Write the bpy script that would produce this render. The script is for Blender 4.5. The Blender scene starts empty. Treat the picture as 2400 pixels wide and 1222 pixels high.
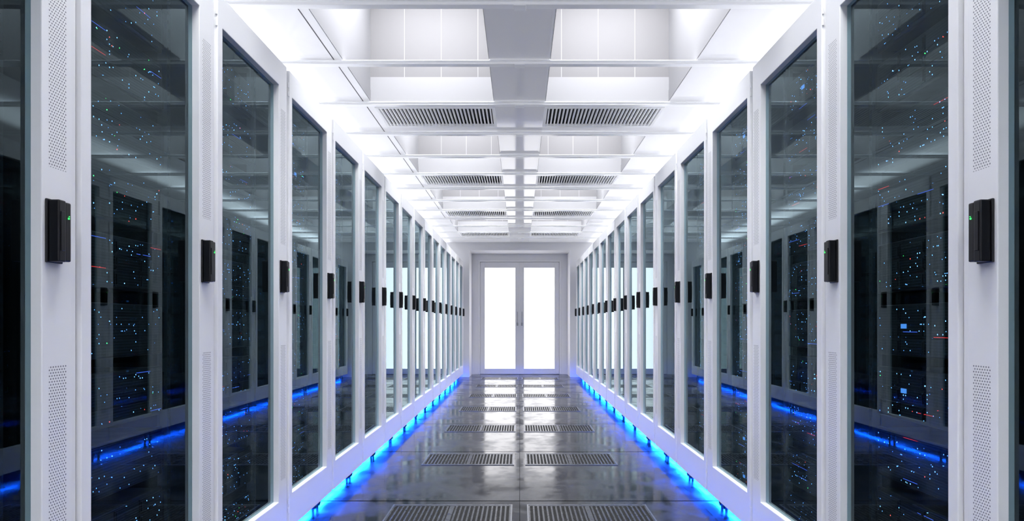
import bpy, bmesh, math, random
from mathutils import Vector, Matrix
random.seed(7)
S = bpy.context.scene
COL = S.collection
try:
    S.view_settings.view_transform = 'Standard'
    S.view_settings.look = 'None'
except Exception:
    pass

W = 1.05; F = 1450.0; H = 1.012; CZ = H + 1.54
P = 0.67; SEAM0 = 2.121
RACK_TOP = 2.17; RACK_BOT = 0.073

# ---------------------------------------------------------------- materials
class NT:
    def __init__(s, name):
        s.m = bpy.data.materials.new(name); s.m.use_nodes = True
        s.t = s.m.node_tree; s.t.nodes.clear()
        s.out = s.t.nodes.new('ShaderNodeOutputMaterial')
    def n(s, typ, **kw):
        nd = s.t.nodes.new(typ)
        for k, v in kw.items(): setattr(nd, k, v)
        return nd
    def l(s, a, b): s.t.links.new(a, b)
    def setin(s, sock, v):
        if hasattr(v, 'links'): s.l(v, sock)
        else: sock.default_value = v
    def math(s, op, a, b=None, c=None):
        nd = s.n('ShaderNodeMath', operation=op)
        s.setin(nd.inputs[0], a)
        if b is not None: s.setin(nd.inputs[1], b)
        if c is not None: s.setin(nd.inputs[2], c)
        return nd.outputs[0]
    def mix(s, f, a, b):
        nd = s.n('ShaderNodeMix', data_type='RGBA')
        s.setin(nd.inputs[0], f); s.setin(nd.inputs[6], a); s.setin(nd.inputs[7], b)
        return nd.outputs[2]
    def prin(s, color=(0.8,0.8,0.8,1), rough=0.4, metal=0.0, spec=0.5, **kw):
        p = s.n('ShaderNodeBsdfPrincipled')
        s.setin(p.inputs['Base Color'], color); s.setin(p.inputs['Roughness'], rough)
        s.setin(p.inputs['Metallic'], metal); s.setin(p.inputs['Specular IOR Level'], spec)
        for k, v in kw.items(): s.setin(p.inputs[k.replace('_', ' ')], v)
        return p
    def fin(s, sh):
        s.l(sh, s.out.inputs[0]); return s.m
    def noise(s, vec, scale, detail=3.0, rough=0.5):
        nd = s.n('ShaderNodeTexNoise'); s.l(vec, nd.inputs['Vector'])
        nd.inputs['Scale'].default_value = scale; nd.inputs['Detail'].default_value = detail
        nd.inputs['Roughness'].default_value = rough
        return nd.outputs[0]
    def maprange(s, v, a, b, c, d, smooth=False):
        nd = s.n('ShaderNodeMapRange'); s.setin(nd.inputs[0], v)
        if smooth: nd.interpolation_type = 'SMOOTHSTEP'
        for i, q in enumerate((a, b, c, d)): s.setin(nd.inputs[i+1], q)
        return nd.outputs[0]
    def between(s, v, a, b):
        return s.math('MULTIPLY', s.math('GREATER_THAN', v, a), s.math('LESS_THAN', v, b))

def simple(name, col, rough=0.4, metal=0.0, spec=0.5, nscale=18.0, namp=0.06, em=0.0):
    t = NT(name)
    tc = t.n('ShaderNodeTexCoord')
    nz = t.noise(tc.outputs['Object'], nscale, 3.0)
    c1 = tuple(c*(1-namp) for c in col) + (1,); c2 = tuple(min(1, c*(1+namp)) for c in col) + (1,)
    p = t.prin(t.mix(nz, c1, c2), t.maprange(nz, 0.3, 0.7, rough*0.9, rough*1.1), metal, spec)
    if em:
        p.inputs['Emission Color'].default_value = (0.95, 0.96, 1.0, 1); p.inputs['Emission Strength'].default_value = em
    return t.fin(p.outputs[0])

def emis(name, col, st):
    t = NT(name)
    e = t.n('ShaderNodeEmission'); e.inputs[0].default_value = (*col, 1); e.inputs[1].default_value = st
    return t.fin(e.outputs[0])

M_RACK = simple('rack_white_paint', (0.925, 0.93, 0.935), 0.35, namp=0.01)
M_INNER = simple('rack_inner_dark', (0.006, 0.009, 0.011), 0.5, spec=0.15)
M_RAIL = simple('mount_rail_grey', (0.030, 0.037, 0.042), 0.4, spec=0.25)
M_BLACK = simple('black_plastic', (0.006, 0.006, 0.008), 0.35)
M_SERVER = simple('server_black_metal', (0.005, 0.006, 0.008), 0.45, spec=0.2)
M_FOOT = simple('foot_black_rubber', (0.006, 0.006, 0.008), 0.5)
M_WALL = simple('wall_paint', (0.82, 0.82, 0.84), 0.5, namp=0.01)
M_DOORP = simple('door_paint', (0.86, 0.86, 0.88), 0.4, namp=0.01)
M_METAL = simple('brushed_metal', (0.35, 0.36, 0.38), 0.3, 1.0)
M_BEAM = simple('beam_white_gloss_glow', (0.86, 0.87, 0.89), 0.12, namp=0.01, em=0.14)  # weak emission added to lighten the beams, which are no lamps
M_DARK = simple('dark_gap', (0.05, 0.05, 0.06), 0.6)
M_VENTBACK = simple('vent_back', (0.010, 0.016, 0.020), 0.6)
M_SLAT = simple('vent_slat_white_glow', (0.86, 0.87, 0.89), 0.35, namp=0.01, em=0.12)  # slight glow added so the unlit slats read lighter
M_PITBLACK = simple('vent_pit_black', (0.002, 0.002, 0.002), 0.8)
M_GRILLE = simple('floor_grille_steel', (0.09, 0.095, 0.105), 0.28, 0.6)
M_PANEL = emis('ceiling_light_emission', (0.95, 0.96, 1.0), 28.0)
M_DOORGLASS = emis('door_backlit_glass', (0.98, 0.97, 1.0), 2.5)
M_BLUE = emis('blue_led_emission', (0.003, 0.10, 1.0), 300.0)
M_GREEN = emis('green_led_emission', (0.05, 1.0, 0.15), 2.0)
M_LCD = emis('small_blue_display', (0.09, 0.30, 0.85), 1.4)

# glossy ceiling paint with emission added as fill light for the room
def mk_ceiling():
    t = NT('ceiling_gloss_fill_glow')
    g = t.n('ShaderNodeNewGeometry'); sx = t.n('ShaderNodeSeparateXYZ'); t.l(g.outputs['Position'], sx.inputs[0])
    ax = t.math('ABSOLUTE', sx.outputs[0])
    e = t.math('MULTIPLY', t.maprange(ax, 1.22, 1.56, 0.0, 1.0, True), t.maprange(ax, 1.68, 1.86, 1.0, 0.0, True))  # glowing band above the rack tops, in place of strip lights
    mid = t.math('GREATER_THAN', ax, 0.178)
    e = t.math('ADD', t.math('MULTIPLY', e, 1.9), t.math('ADD', 0.14, t.math('MULTIPLY', mid, 0.05)))  # flat fill glow, weaker on the centre strip to imitate its shade
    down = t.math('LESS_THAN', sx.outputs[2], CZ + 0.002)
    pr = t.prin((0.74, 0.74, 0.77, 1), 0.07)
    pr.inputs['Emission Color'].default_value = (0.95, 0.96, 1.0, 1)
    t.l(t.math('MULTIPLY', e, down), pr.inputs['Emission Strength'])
    return t.fin(pr.outputs[0])
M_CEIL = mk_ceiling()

# coffer wall : lighter skirt, pale vertical joints
def mk_coffer():
    t = NT('coffer_wall_panels')
    g = t.n('ShaderNodeNewGeometry'); sx = t.n('ShaderNodeSeparateXYZ'); t.l(g.outputs['Position'], sx.inputs[0])
    nx = t.n('ShaderNodeSeparateXYZ'); t.l(g.outputs['Normal'], nx.inputs[0])
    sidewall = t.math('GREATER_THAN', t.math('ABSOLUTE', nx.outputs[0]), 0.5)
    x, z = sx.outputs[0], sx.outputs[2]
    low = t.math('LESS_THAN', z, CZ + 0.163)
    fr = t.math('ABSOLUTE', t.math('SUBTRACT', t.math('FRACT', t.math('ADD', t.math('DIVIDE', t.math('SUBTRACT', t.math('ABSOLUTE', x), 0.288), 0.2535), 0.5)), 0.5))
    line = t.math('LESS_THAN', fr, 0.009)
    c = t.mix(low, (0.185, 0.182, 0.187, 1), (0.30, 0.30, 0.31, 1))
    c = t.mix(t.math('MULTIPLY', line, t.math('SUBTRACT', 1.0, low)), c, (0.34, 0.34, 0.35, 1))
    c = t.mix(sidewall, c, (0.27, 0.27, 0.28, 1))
    return t.fin(t.prin(c, 0.5, spec=0.2).outputs[0])
M_COFFER = mk_coffer()

# perforated door paint
def mk_door():
    t = NT('rack_door_perforated_paint')
    tc = t.n('ShaderNodeTexCoord'); sx = t.n('ShaderNodeSeparateXYZ'); t.l(tc.outputs['Object'], sx.inputs[0])
    y, z = sx.outputs[1], sx.outputs[2]
    p = 0.0076; q = 0.0066
    row = t.math('FLOOR', t.math('DIVIDE', z, q))
    odd = t.math('MULTIPLY', t.math('FLOORED_MODULO', row, 2.0), 0.5)
    a = t.math('SUBTRACT', t.math('FRACT', t.math('ADD', t.math('DIVIDE', y, p), odd)), 0.5)
    b = t.math('SUBTRACT', t.math('FRACT', t.math('DIVIDE', z, q)), 0.5)
    a = t.math('MULTIPLY', a, p); b = t.math('MULTIPLY', b, q)
    d = t.math('SQRT', t.math('ADD', t.math('MULTIPLY', a, a), t.math('MULTIPLY', b, b)))
    hole = t.math('LESS_THAN', d, 0.0019)
    ry = t.between(y, 0.598, 0.652)
    rz = t.math('ADD', t.between(z, 1.363, 1.96), t.between(z, 0.32, 0.917))
    hole = t.math('MULTIPLY', hole, t.math('MULTIPLY', ry, rz))
    c = t.mix(hole, (0.925, 0.93, 0.935, 1), (0.22, 0.23, 0.25, 1))
    bp = t.n('ShaderNodeBump'); bp.inputs['Strength'].default_value = 0.4; bp.inputs['Distance'].default_value = 0.001
    t.l(t.math('SUBTRACT', 1.0, hole), bp.inputs['Height'])
    pr = t.prin(c, 0.35); t.l(bp.outputs[0], pr.inputs['Normal'])
    return t.fin(pr.outputs[0])
M_DOORF = mk_door()

# rack glass
def mk_glass():
    t = NT('rack_door_glass')
    tr = t.n('ShaderNodeBsdfTransparent'); tr.inputs[0].default_value = (0.58, 0.72, 0.75, 1)
    gl = t.n('ShaderNodeBsdfGlossy'); gl.inputs[0].default_value = (0.72, 0.93, 1.0, 1); gl.inputs['Roughness'].default_value = 0.0
    g = t.n('ShaderNodeNewGeometry')
    dt = t.n('ShaderNodeVectorMath', operation='DOT_PRODUCT'); t.l(g.outputs['Incoming'], dt.inputs[0]); t.l(g.outputs['Normal'], dt.inputs[1])
    c = t.math('ABSOLUTE', dt.outputs['Value'])
    k = t.math('POWER', t.math('SUBTRACT', 1.0, c), 4.0)
    f = t.math('ADD', 0.038, t.math('MULTIPLY', k, 0.962))
    mx = t.n('ShaderNodeMixShader'); t.l(f, mx.inputs[0]); t.l(tr.outputs[0], mx.inputs[1]); t.l(gl.outputs[0], mx.inputs[2])
    return t.fin(mx.outputs[0])
M_GLASS = mk_glass()

# server front with LEDs
def mk_led():
    t = NT('server_front_leds')
    g = t.n('ShaderNodeNewGeometry'); sx = t.n('ShaderNodeSeparateXYZ'); t.l(g.outputs['Position'], sx.inputs[0])
    x, y, z = sx.outputs
    side = t.math('MULTIPLY', t.math('GREATER_THAN', x, 0.0), 37.0)
    def layer(cu, cv, hu, hv, prob, seed, colsplit):
        u = t.math('DIVIDE', y, cu); v = t.math('DIVIDE', z, cv)
        fu = t.math('FLOOR', u); fv = t.math('FLOOR', v)
        cx = t.n('ShaderNodeCombineXYZ'); t.l(t.math('ADD', fu, seed), cx.inputs[0]); t.l(fv, cx.inputs[1]); t.l(side, cx.inputs[2])
        wn = t.n('ShaderNodeTexWhiteNoise', noise_dimensions='3D'); t.l(cx.outputs[0], wn.inputs[0])
        sc = t.n('ShaderNodeSeparateColor'); t.l(wn.outputs['Color'], sc.inputs[0])
        on = t.math('LESS_THAN', sc.outputs[0], prob)
        a = t.math('LESS_THAN', t.math('ABSOLUTE', t.math('SUBTRACT', t.math('FRACT', u), 0.5)), hu)
        b = t.math('LESS_THAN', t.math('ABSOLUTE', t.math('SUBTRACT', t.math('FRACT', v), 0.5)), hv)
        m = t.math('MULTIPLY', on, t.math('MULTIPLY', a, b))
        isr = t.math('GREATER_THAN', sc.outputs[1], colsplit[0]); isg = t.math('GREATER_THAN', sc.outputs[1], colsplit[1])
        c = t.mix(isr, (0.14, 0.40, 1.0, 1), (1.0, 0.06, 0.04, 1)); c = t.mix(isg, c, (0.05, 0.9, 0.15, 1))
        br = t.math('MULTIPLY', m, t.math('ADD', 0.3, sc.outputs[2]))
        return br, c
    m1, c1 = layer(0.011, 0.0125, 0.10, 0.11, 0.058, 3.0, (0.90, 0.96))
    m2, c2 = layer(0.0052, 0.020, 0.24, 0.055, 0.050, 91.0, (0.95, 0.99))
    uc = t.math('FLOOR', t.math('DIVIDE', y, 0.07)); vc = t.math('FLOOR', t.math('DIVIDE', z, 0.014))
    cx = t.n('ShaderNodeCombineXYZ'); t.l(uc, cx.inputs[0]); t.l(vc, cx.inputs[1]); t.l(t.math('ADD', side, 11.0), cx.inputs[2])
    wn = t.n('ShaderNodeTexWhiteNoise', noise_dimensions='3D'); t.l(cx.outputs[0], wn.inputs[0])
    sc = t.n('ShaderNodeSeparateColor'); t.l(wn.outputs['Color'], sc.inputs[0])
    on = t.math('LESS_THAN', sc.outputs[0], 0.03)
    a = t.math('LESS_THAN', t.math('FRACT', t.math('DIVIDE', y, 0.0045)), 0.55)
    b = t.math('LESS_THAN', t.math('ABSOLUTE', t.math('SUBTRACT', t.math('FRACT', t.math('DIVIDE', z, 0.014)), 0.5)), 0.06)
    m3 = t.math('MULTIPLY', on, t.math('MULTIPLY', a, b))
    c3 = t.mix(t.math('GREATER_THAN', sc.outputs[1], 0.75), (0.08, 0.18, 1, 1), (1, 0.04, 0.04, 1))
    rib = t.math('LESS_THAN', t.math('FRACT', t.math('DIVIDE', z, 0.0085)), 0.5)
    base = t.mix(rib, (0.003, 0.004, 0.005, 1), (0.014, 0.017, 0.020, 1))
    pr = t.prin(base, 0.45, spec=0.15)
    def em(m, c, st):
        e = t.n('ShaderNodeEmission'); t.l(c, e.inputs[0]); t.l(t.math('MULTIPLY', m, st), e.inputs[1]); return e.outputs[0]
    sh = pr.outputs[0]
    for m, c, st in ((m1, c1, 12.0), (m2, c2, 7.0), (m3, c3, 2.2)):
        ad = t.n('ShaderNodeAddShader'); t.l(sh, ad.inputs[0]); t.l(em(m, c, st), ad.inputs[1]); sh = ad.outputs[0]
    return t.fin(sh)
M_LED = mk_led()

LINE0 = 3.528; TP = 1.355
def mk_floor():
    t = NT('floor_polished_dark')
    g = t.n('ShaderNodeNewGeometry'); sx = t.n('ShaderNodeSeparateXYZ'); t.l(g.outputs['Position'], sx.inputs[0])
    x, y, z = sx.outputs
    n1 = t.noise(g.outputs['Position'], 2.6, 6.0, 0.6)
    n2 = t.noise(g.outputs['Position'], 8.0, 5.0, 0.6)
    n = t.math('ADD', t.math('MULTIPLY', n1, 0.6), t.math('MULTIPLY', n2, 0.4))
    f = t.maprange(n, 0.42, 0.60, 0.0, 1.0, True)
    c = t.mix(f, (0.009, 0.0105, 0.0125, 1), (0.034, 0.037, 0.042, 1))
    fr = t.math('ABSOLUTE', t.math('SUBTRACT', t.math('FRACT', t.math('ADD', t.math('DIVIDE', t.math('SUBTRACT', y, LINE0), TP), 0.5)), 0.5))
    seam = t.math('LESS_THAN', fr, 0.006/TP)
    seamx = t.math('LESS_THAN', t.math('ABSOLUTE', x), 0.0012)
    sm = t.math('MAXIMUM', seam, seamx)
    c = t.mix(sm, c, (0.002, 0.002, 0.003, 1))
    r = t.maprange(n, 0.42, 0.60, 0.09, 0.24, True)
    r = t.math('MAXIMUM', r, t.math('MULTIPLY', sm, 0.7))
    sp = t.math('MULTIPLY', t.math('SUBTRACT', 1.0, sm), t.maprange(n, 0.42, 0.60, 0.52, 0.22))
    bp = t.n('ShaderNodeBump'); bp.inputs['Strength'].default_value = 0.05; bp.inputs['Distance'].default_value = 0.01
    t.l(n1, bp.inputs['Height'])
    pr = t.prin(c, r, 0.0, sp); t.l(bp.outputs[0], pr.inputs['Normal'])
    return t.fin(pr.outputs[0])
M_FLOOR = mk_floor()

# ---------------------------------------------------------------- mesh helpers
def box(bm, x0, x1, y0, y1, z0, z1, mat=0, bev=0.0):
    x0, x1 = min(x0, x1), max(x0, x1)
    vs = [bm.verts.new((x, y, z)) for x in (x0, x1) for y in (y0, y1) for z in (z0, z1)]
    idx = [(0,1,3,2), (4,6,7,5), (0,4,5,1), (2,3,7,6), (0,2,6,4), (1,5,7,3)]
    fs = [bm.faces.new([vs[i] for i in f]) for f in idx]
    for f in fs: f.material_index = mat
    if bev > 0:
        es = list({e for f in fs for e in f.edges})
        r = bmesh.ops.bevel(bm, geom=es, offset=bev, segments=2, affect='EDGES', profile=0.5)
        for f in r['faces']: f.material_index = mat
    return fs

def cyl(bm, c, r, h, axis='Z', seg=16, mat=0, r2=None):
    rot = {'Z': Matrix(), 'X': Matrix.Rotation(math.pi/2, 4, 'Y'), 'Y': Matrix.Rotation(math.pi/2, 4, 'X')}[axis]
    r_ = bmesh.ops.create_cone(bm, cap_ends=True, segments=seg, radius1=r, radius2=r if r2 is None else r2, depth=h,
                               matrix=Matrix.Translation(c) @ rot)
    for f in {f for v in r_['verts'] for f in v.link_faces}: f.material_index = mat

def mesh(name, bm, mats):
    bmesh.ops.recalc_face_normals(bm, faces=bm.faces[:])
    me = bpy.data.meshes.new(name); bm.to_mesh(me); bm.free()
    for m in mats: me.materials.append(m)
    return me

def obj(name, me, parent=None, loc=(0, 0, 0), **props):
    o = bpy.data.objects.new(name, me); COL.objects.link(o); o.location = loc
    if parent is not None: o.parent = parent
    for k, v in props.items(): o[k] = v
    return o

# ---------------------------------------------------------------- rack part meshes per side
def rack_meshes(s):
    R = {}
    X = lambda t: s*t
    bm = bmesh.new()
    box(bm, X(.042), X(.93), .003, .022, RACK_BOT, RACK_TOP, 0)
    box(bm, X(.042), X(.93), .648, .667, RACK_BOT, RACK_TOP, 0)
    box(bm, X(.042), X(.93), .022, .648, 2.14, RACK_TOP, 0)
    box(bm, X(.042), X(.93), .022, .648, RACK_BOT, .095, 0)
    box(bm, X(.91), X(.93), .022, .648, .095, 2.14, 0)
    box(bm, X(.012), X(.042), .003, .029, RACK_BOT, RACK_TOP, 0, .002)
    box(bm, X(.045), X(.91), .022, .026, .095, 2.14, 1)
    box(bm, X(.045), X(.91), .644, .648, .095, 2.14, 1)
    box(bm, X(.045), X(.91), .026, .644, 2.132, 2.14, 1)
    box(bm, X(.045), X(.91), .026, .644, .095, .102, 1)
    box(bm, X(.902), X(.91), .026, .644, .102, 2.132, 1)
    R['body'] = mesh('cabinet_body', bm, [M_RACK, M_INNER])
    bm = bmesh.new()
    box(bm, X(.118), X(.121), 0, .020, .102, 2.132, 0)
    box(bm, X(.121), X(.15), 0, .003, .102, 2.132, 0)
    z = .12
    while z < 2.1:
        box(bm, X(.1165), X(.118), .006, .014, z, z+.010, 1); z += .030
    R['rail'] = mesh('mounting_rail', bm, [M_RAIL, M_BLACK])
    bm = bmesh.new()
    yo0, yo1, zo0, zo1 = .031, .669, RACK_BOT+.002, RACK_TOP-.003
    yi0, yi1, zi0, zi1 = .066, .578, .232, 2.055
    def ring(t):
        return ([bm.verts.new((X(t), a, b)) for a, b in ((yo0, zo0), (yo1, zo0), (yo1, zo1), (yo0, zo1))],
                [bm.verts.new((X(t), a, b)) for a, b in ((yi0, zi0), (yi1, zi0), (yi1, zi1), (yi0, zi1))])
    o0, i0 = ring(0.0); o1, i1 = ring(.038)
    for k in range(4):
        j = (k+1) % 4
        bm.faces.new((o0[k], o0[j], i0[j], i0[k])); bm.faces.new((o1[k], i1[k], i1[j], o1[j]))
        bm.faces.new((o0[k], o1[k], o1[j], o0[j])); bm.faces.new((i0[k], i0[j], i1[j], i1[k]))
    bmesh.ops.recalc_face_normals(bm, faces=bm.faces[:])
    es = [e for e in bm.edges if len(e.link_faces) == 2 and e.calc_face_angle() > .5]
    bmesh.ops.bevel(bm, geom=es, offset=.002, segments=2, affect='EDGES', profile=.5)
    for hz in (.16, .20, 2.06, 2.10):
        cyl(bm, (X(.004), .029, hz), .0035, .022, 'Z', 8)
    R['door'] = mesh('rack_door', bm, [M_DOORF])
    bm = bmesh.new()
    q = [bm.verts.new((X(.024), a, b)) for a, b in ((yi0, zi0), (yi1, zi0), (yi1, zi1), (yi0, zi1))]
    bm.faces.new(q)
    R['glass'] = mesh('door_glass', bm, [M_GLASS])
    bm = bmesh.new()
    box(bm, X(-.006), X(0), .586, .634, 1.148, 1.290, 0, .002)
    box(bm, X(-.030), X(-.006), .589, .611, 1.150, 1.288, 0, .003)
    box(bm, X(-.027), X(-.006), .612, .631, 1.152, 1.286, 0, .003)
    box(bm, X(-.032), X(-.030), .594, .606, 1.175, 1.263, 0, .0008)
    R['handle'] = mesh('door_handle', bm, [M_BLACK])
    bm = bmesh.new()
    cyl(bm, (X(-.0275), .622, 1.250), .0022, .002, 'X', 14)
    cyl(bm, (X(-.0275), .6235, 1.2550), .0010, .002, 'X', 10)
    R['light'] = mesh('status_light', bm, [M_GREEN])
    bm = bmesh.new()
    box(bm, X(.125), X(.150), .006, .664, .060, .068, 0)
    R['strip'] = mesh('blue_light_strip', bm, [M_BLUE])
    bm = bmesh.new()
    cyl(bm, (0, 0, .008), .020, .016, 'Z', 16, 0, .015)
    cyl(bm, (0, 0, .040), .008, .050, 'Z', 12)
    cyl(bm, (0, 0, .066), .015, .014, 'Z', 16)
    R['foot'] = mesh('levelling_foot', bm, [M_FOOT])
    srv = []
    for v in range(4):
        bm = bmesh.new(); h = .158; w = .49
        box(bm, X(.012), X(.55), .012, w-.012, .004, h-.004, 0)
        box(bm, X(-.002), X(.012), 0, w, 0, h, 0, .004)
        box(bm, X(.0), X(.004), -.014, .0, .02, h-.02, 0, .0015)
        box(bm, X(.0), X(.004), w, w+.014, .02, h-.02, 0, .0015)
        if v % 2 == 0:
            for i in range(3):
                fs = box(bm, X(-.0045), X(-.002), .012, w-.012, .010+i*.047, .010+i*.047+.042, 1)
        else:
            for i in range(4):
                for j in range(3):
                    a = .012+i*.1175; b = .010+j*.047
                    box(bm, X(-.005), X(-.002), a, a+.112, b, b+.042, 1)
                    box(bm, X(-.009), X(-.005), a+.004, a+.010, b+.006, b+.036, 0)
        if v >= 2:
            a = .06 if v == 2 else .33
            box(bm, X(-.008), X(-.0045), a, a+.024, .084, .098, 2)
        srv.append(mesh('server_unit', bm, [M_SERVER, M_LED, M_LCD]))
    R['servers'] = srv
    return R

k_range = range(-3, 14)
for s in (-1, 1):
    R = rack_meshes(s)
    for k in k_range:
        y0 = SEAM0 + P*k
        e = obj('server_rack', None, None, (s*W, y0, 0))
        e.empty_display_size = .2
        e['label'] = 'white server cabinet with tinted glass door and blue underglow'
        e['category'] = 'server rack'; e['group'] = 'server cabinets lining the aisle'
        obj('cabinet_body', R['body'], e)
        d = obj('rack_door', R['door'], e)
        d['label'] = 'white perforated door frame'
        obj('door_glass', R['glass'], d)['label'] = 'tinted reflective glass pane'
        obj('door_handle', R['handle'], d)['label'] = 'black swing handle lock'
        obj('status_light', R['light'], d)['label'] = 'tiny glowing green lamp'
        obj('mounting_rail', R['rail'], e, (0, .052, 0)); obj('mounting_rail', R['rail'], e, (0, .598, 0))
        obj('blue_light_strip', R['strip'], e)['label'] = 'glowing blue light strip'
        for tx in (.095, .84):
            for ty in (.035, .635):
                obj('levelling_foot', R['foot'], e, (s*tx, ty, 0))
        disp = random.sample(range(10), 3)
        for i in range(10):
            v = random.randint(0, 1)
            if i in disp: v += 2
            obj('server_unit', R['servers'][v], e, (s*.125, .090, .125+.197*i))['label'] = 'black server with small coloured lights'

# ---------------------------------------------------------------- room shell
YN, YF, YW = -1.6, 12.33, 11.70
XS = 2.10
bm = bmesh.new(); box(bm, -XS, XS, YN, 12.6, -.1, 0)
obj('floor', mesh('floor', bm, [M_FLOOR]), kind='structure')
bm = bmesh.new(); box(bm, -XS-.1, -XS, YN, 12.6, 0, CZ); obj('wall_left', mesh('wall_left', bm, [M_WALL]), kind='structure')
bm = bmesh.new(); box(bm, XS, XS+.1, YN, 12.6, 0, CZ); obj('wall_right', mesh('wall_right', bm, [M_WALL]), kind='structure')
bm = bmesh.new(); box(bm, -XS, XS, YN-.1, YN, 0, CZ); obj('wall_rear', mesh('wall_rear', bm, [M_WALL]), kind='structure')
bm = bmesh.new()
OW = .952; OT = H+1.388
box(bm, -XS, -OW, YW, 12.5, 0, CZ); box(bm, OW, XS, YW, 12.5, 0, CZ); box(bm, -OW, OW, YW, 12.5, OT, CZ)
obj('wall_far', mesh('wall_far', bm, [M_WALL]), kind='structure')
bm = bmesh.new()
box(bm, -OW, -.79, YF, 12.46, 0, OT); box(bm, .79, OW, YF, 12.46, 0, OT); box(bm, -.79, .79, YF, 12.46, 2.245, OT)
box(bm, -.83, -.79, YF-.02, YF, 0, 2.285, 0, .004); box(bm, .79, .83, YF-.02, YF, 0, 2.285, 0, .004); box(bm, -.79, .79, YF-.02, YF, 2.245, 2.285, 0, .004)
obj('trim_1', mesh('trim_1', bm, [M_DOORP]), kind='structure')
bm = bmesh.new(); box(bm, -.79, .79, YF+.08, 12.5, 0, 2.245); obj('trim_2', mesh('trim_2', bm, [M_DOORP]), kind='structure')
for i, s in enumerate((-1, 1)):
    bm = bmesh.new()
    x0, x1 = .002, .786; g0, g1 = .087, .695; zb, zt = .006, 2.24; gb, gt = .112, 2.126
    a, b = YF+.005, YF+.05
    box(bm, s*x0, s*g0, a, b, zb, zt, 0, .002); box(bm, s*g1, s*x1, a, b, zb, zt, 0, .002)
    box(bm, s*g0, s*g1, a, b, zb, gb, 0, .002); box(bm, s*g0, s*g1, a, b, gt, zt, 0, .002)
    dl = obj('door_%d' % (i+1), mesh('door', bm, [M_DOORP]), kind='structure')
    bm = bmesh.new(); box(bm, s*g0, s*g1, YF+.02, YF+.03, gb, gt)
    o = obj('door_glass', mesh('door_glass_lit', bm, [M_DOORGLASS]), dl); o['label'] = 'bright frosted glass panel'
    bm = bmesh.new()
    cyl(bm, (s*.045, YF-.045, 1.11), .006, .28, 'Z', 14)
    for hz in (.99, 1.23): cyl(bm, (s*.045, YF-.02, hz), .006, .055, 'Y', 10)
    box(bm, s*.03, s*.06, YF-.003, YF+.005, .97, 1.03, 0, .002)
    o = obj('pull_handle', mesh('pull_handle', bm, [M_METAL]), dl); o['label'] = 'slim metal pull handle'

# ceiling
B0 = 2.95
XI, XO = .177, 1.03; TH = .06; CD = .84
bm = bmesh.new()
def cb(*a, **k): box(bm, *a, **k)
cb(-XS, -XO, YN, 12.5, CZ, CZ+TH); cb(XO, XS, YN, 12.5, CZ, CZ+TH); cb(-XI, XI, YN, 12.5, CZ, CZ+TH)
coffers, vents = [], []
for j in range(-2, 4):
    a = B0 + 2.01*j
    coffers.append((a+.02, a+1.34-.02)); vents.append((a+1.34+.10, a+2.01-.14))
ops = sorted(coffers+vents)
cur = YN
for a, b in ops:
    for s in (-1, 1):
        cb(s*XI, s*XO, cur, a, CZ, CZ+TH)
    cur = b
for s in (-1, 1): cb(s*XI, s*XO, cur, 12.5, CZ, CZ+TH)
for a, b in coffers:
    for s in (-1, 1):
        x0, x1 = s*XI, s*XO
        cb(x0-s*.02, x0, a, b, CZ+TH, CZ+CD, mat=1); cb(x1, x1+s*.02, a, b, CZ+TH, CZ+CD, mat=1)
        cb(x0, x1, a-.02, a, CZ+TH, CZ+CD, mat=1); cb(x0, x1, b, b+.02, CZ+TH, CZ+CD, mat=1)
        # liners over the slab thickness
        cb(x0, x0+s*.003, a+.003, b-.003, CZ-.003, CZ+TH+.01, mat=1); cb(x1-s*.003, x1, a+.003, b-.003, CZ-.003, CZ+TH+.01, mat=1)
        cb(x0, x1, a, a+.003, CZ-.003, CZ+TH+.01, mat=1); cb(x0, x1, b-.003, b, CZ-.003, CZ+TH+.01, mat=1)
        cb(x1, x1+s*.014, a, b, CZ-.006, CZ); cb(x0-s*.008, x0, a, b, CZ-.005, CZ)
cb(-1.086, -1.080, YN, 9.0, CZ-.001, CZ, mat=2)
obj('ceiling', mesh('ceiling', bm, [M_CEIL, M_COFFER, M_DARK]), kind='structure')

for j, (a, b) in enumerate(coffers):
    for s in (-1, 1):
        bm = bmesh.new()
        cx = (XI+XO)/2; w = (XO-XI)/2; L = (b-a)/2
        box(bm, -w, w, -L, L, 0, .03, 0); box(bm, -w+.05, w-.05, -L+.05, L-.36, -.006, 0, 1)
        obj('ceiling_light_panel', mesh('ceiling_light_panel', bm, [M_COFFER, M_PANEL]), None, (s*cx, (a+b)/2, CZ+CD),
            label='flat white luminous panel at the top of a ceiling coffer', category='ceiling light', group='coffer light panels')
# ceiling vents
bm = bmesh.new()
vx = (XO-XI)/2; vl = .215
FW = .022
box(bm, -vx, -vx+FW, -vl, vl, -.008, .012, 0, .002); box(bm, vx-FW, vx, -vl, vl, -.008, .012, 0, .002)
box(bm, -vx+FW, vx-FW, -vl, -vl+FW, -.008, .012, 0, .002); box(bm, -vx+FW, vx-FW, vl-FW, vl, -.008, .012, 0, .002)
nsl = 30
for i in range(nsl):
    x = -vx+FW + (i+.5)*(2*vx-2*FW)/nsl
    box(bm, x-.0050, x+.0050, -vl+FW, vl-FW, -.004, .014, 0)
box(bm, -vx, vx, -vl, vl, .055, .06, 1)
box(bm, -vx, -vx+.004, -vl, vl, .014, .055, 1); box(bm, vx-.004, vx, -vl, vl, .014, .055, 1)
box(bm, -vx, vx, vl-.004, vl, .014, .055, 1); box(bm, -vx, vx, -vl, -vl+.004, .014, .055, 1)
vm = mesh('ceiling_vent', bm, [M_SLAT, M_VENTBACK])
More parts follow.
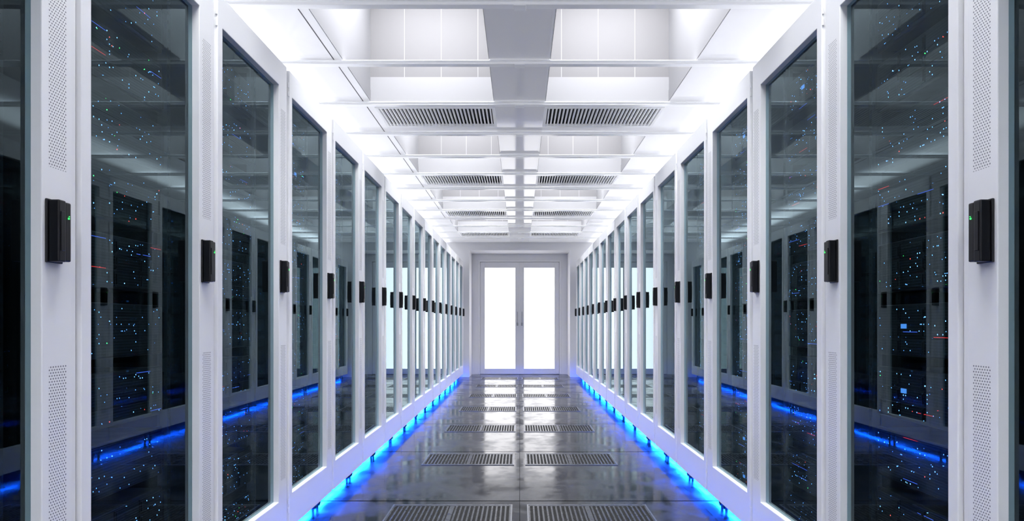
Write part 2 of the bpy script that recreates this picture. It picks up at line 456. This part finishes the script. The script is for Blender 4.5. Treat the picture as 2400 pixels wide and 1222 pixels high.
for a, b in vents:
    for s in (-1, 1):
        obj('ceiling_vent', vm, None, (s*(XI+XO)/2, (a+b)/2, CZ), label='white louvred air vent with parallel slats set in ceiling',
            category='ceiling vent', group='louvred ceiling vents')
# beams
bm = bmesh.new()
box(bm, -XS+.02, XS-.02, -.032, .032, -.006, 0, 0, .0015)
box(bm, -XS+.02, XS-.02, -.012, .012, -.015, -.006, 0, .001)
box(bm, -XS+.02, XS-.02, -.020, .020, -.020, -.015, 0, .0015)
box(bm, -.03, .03, -.026, .026, -.026, -.020, 0, .002)
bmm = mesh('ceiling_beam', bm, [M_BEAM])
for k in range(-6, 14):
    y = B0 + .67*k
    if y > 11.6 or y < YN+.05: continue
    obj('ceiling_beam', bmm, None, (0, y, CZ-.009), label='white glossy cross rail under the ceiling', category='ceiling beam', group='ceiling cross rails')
# floor vents
bm = bmesh.new()
vw = .331; vd = .1945
box(bm, -vw, vw, -vd, vd, 0, .0008, 1)
fw = .008
for x0, x1, y0, y1 in ((-vw, -vw+fw, -vd, vd), (vw-fw, vw, -vd, vd), (-vw+fw, vw-fw, -vd, -vd+fw), (-vw+fw, vw-fw, vd-fw, vd)):
    box(bm, x0, x1, y0, y1, .0008, .004, 2)
box(bm, -vw+fw, vw-fw, -vd+fw, -vd+.03, .0008, .0028, 0); box(bm, -vw+fw, vw-fw, vd-.03, vd-fw, .0008, .0028, 0)
n = 26
for i in range(n+1):
    x = -vw+fw+.004 + i*(2*vw-2*fw-.008)/n
    wd = .0045 if i != n//2 else .012
    box(bm, x-wd, x+wd, -vd+.03, vd-.03, .0008, .0030, 0)
fm = mesh('floor_vent', bm, [M_GRILLE, M_PITBLACK, M_METAL])
for k in range(-2, 7):
    ln = LINE0 + TP*k
    for s in (-1, 1):
        obj('floor_vent', fm, None, (s*.371, ln-.2735, 0), label='slotted dark steel ventilation grille set in polished floor',
            category='floor vent', group='slotted floor grilles')

# ---------------------------------------------------------------- world + camera
w = bpy.data.worlds.new('world'); S.world = w; w.use_nodes = True
w.node_tree.nodes['Background'].inputs[0].default_value = (.7, .8, 1, 1)
w.node_tree.nodes['Background'].inputs[1].default_value = .2
cam = bpy.data.cameras.new('camera'); co = bpy.data.objects.new('camera', cam); COL.objects.link(co)
co.location = (0, 0, H); co.rotation_euler = (math.pi/2, 0, 0)
cam.sensor_fit = 'HORIZONTAL'; cam.sensor_width = 36; cam.lens = F/2400*36
cam.shift_x = -18/2400; cam.shift_y = 148/2400
cam.clip_start = .02
S.camera = co
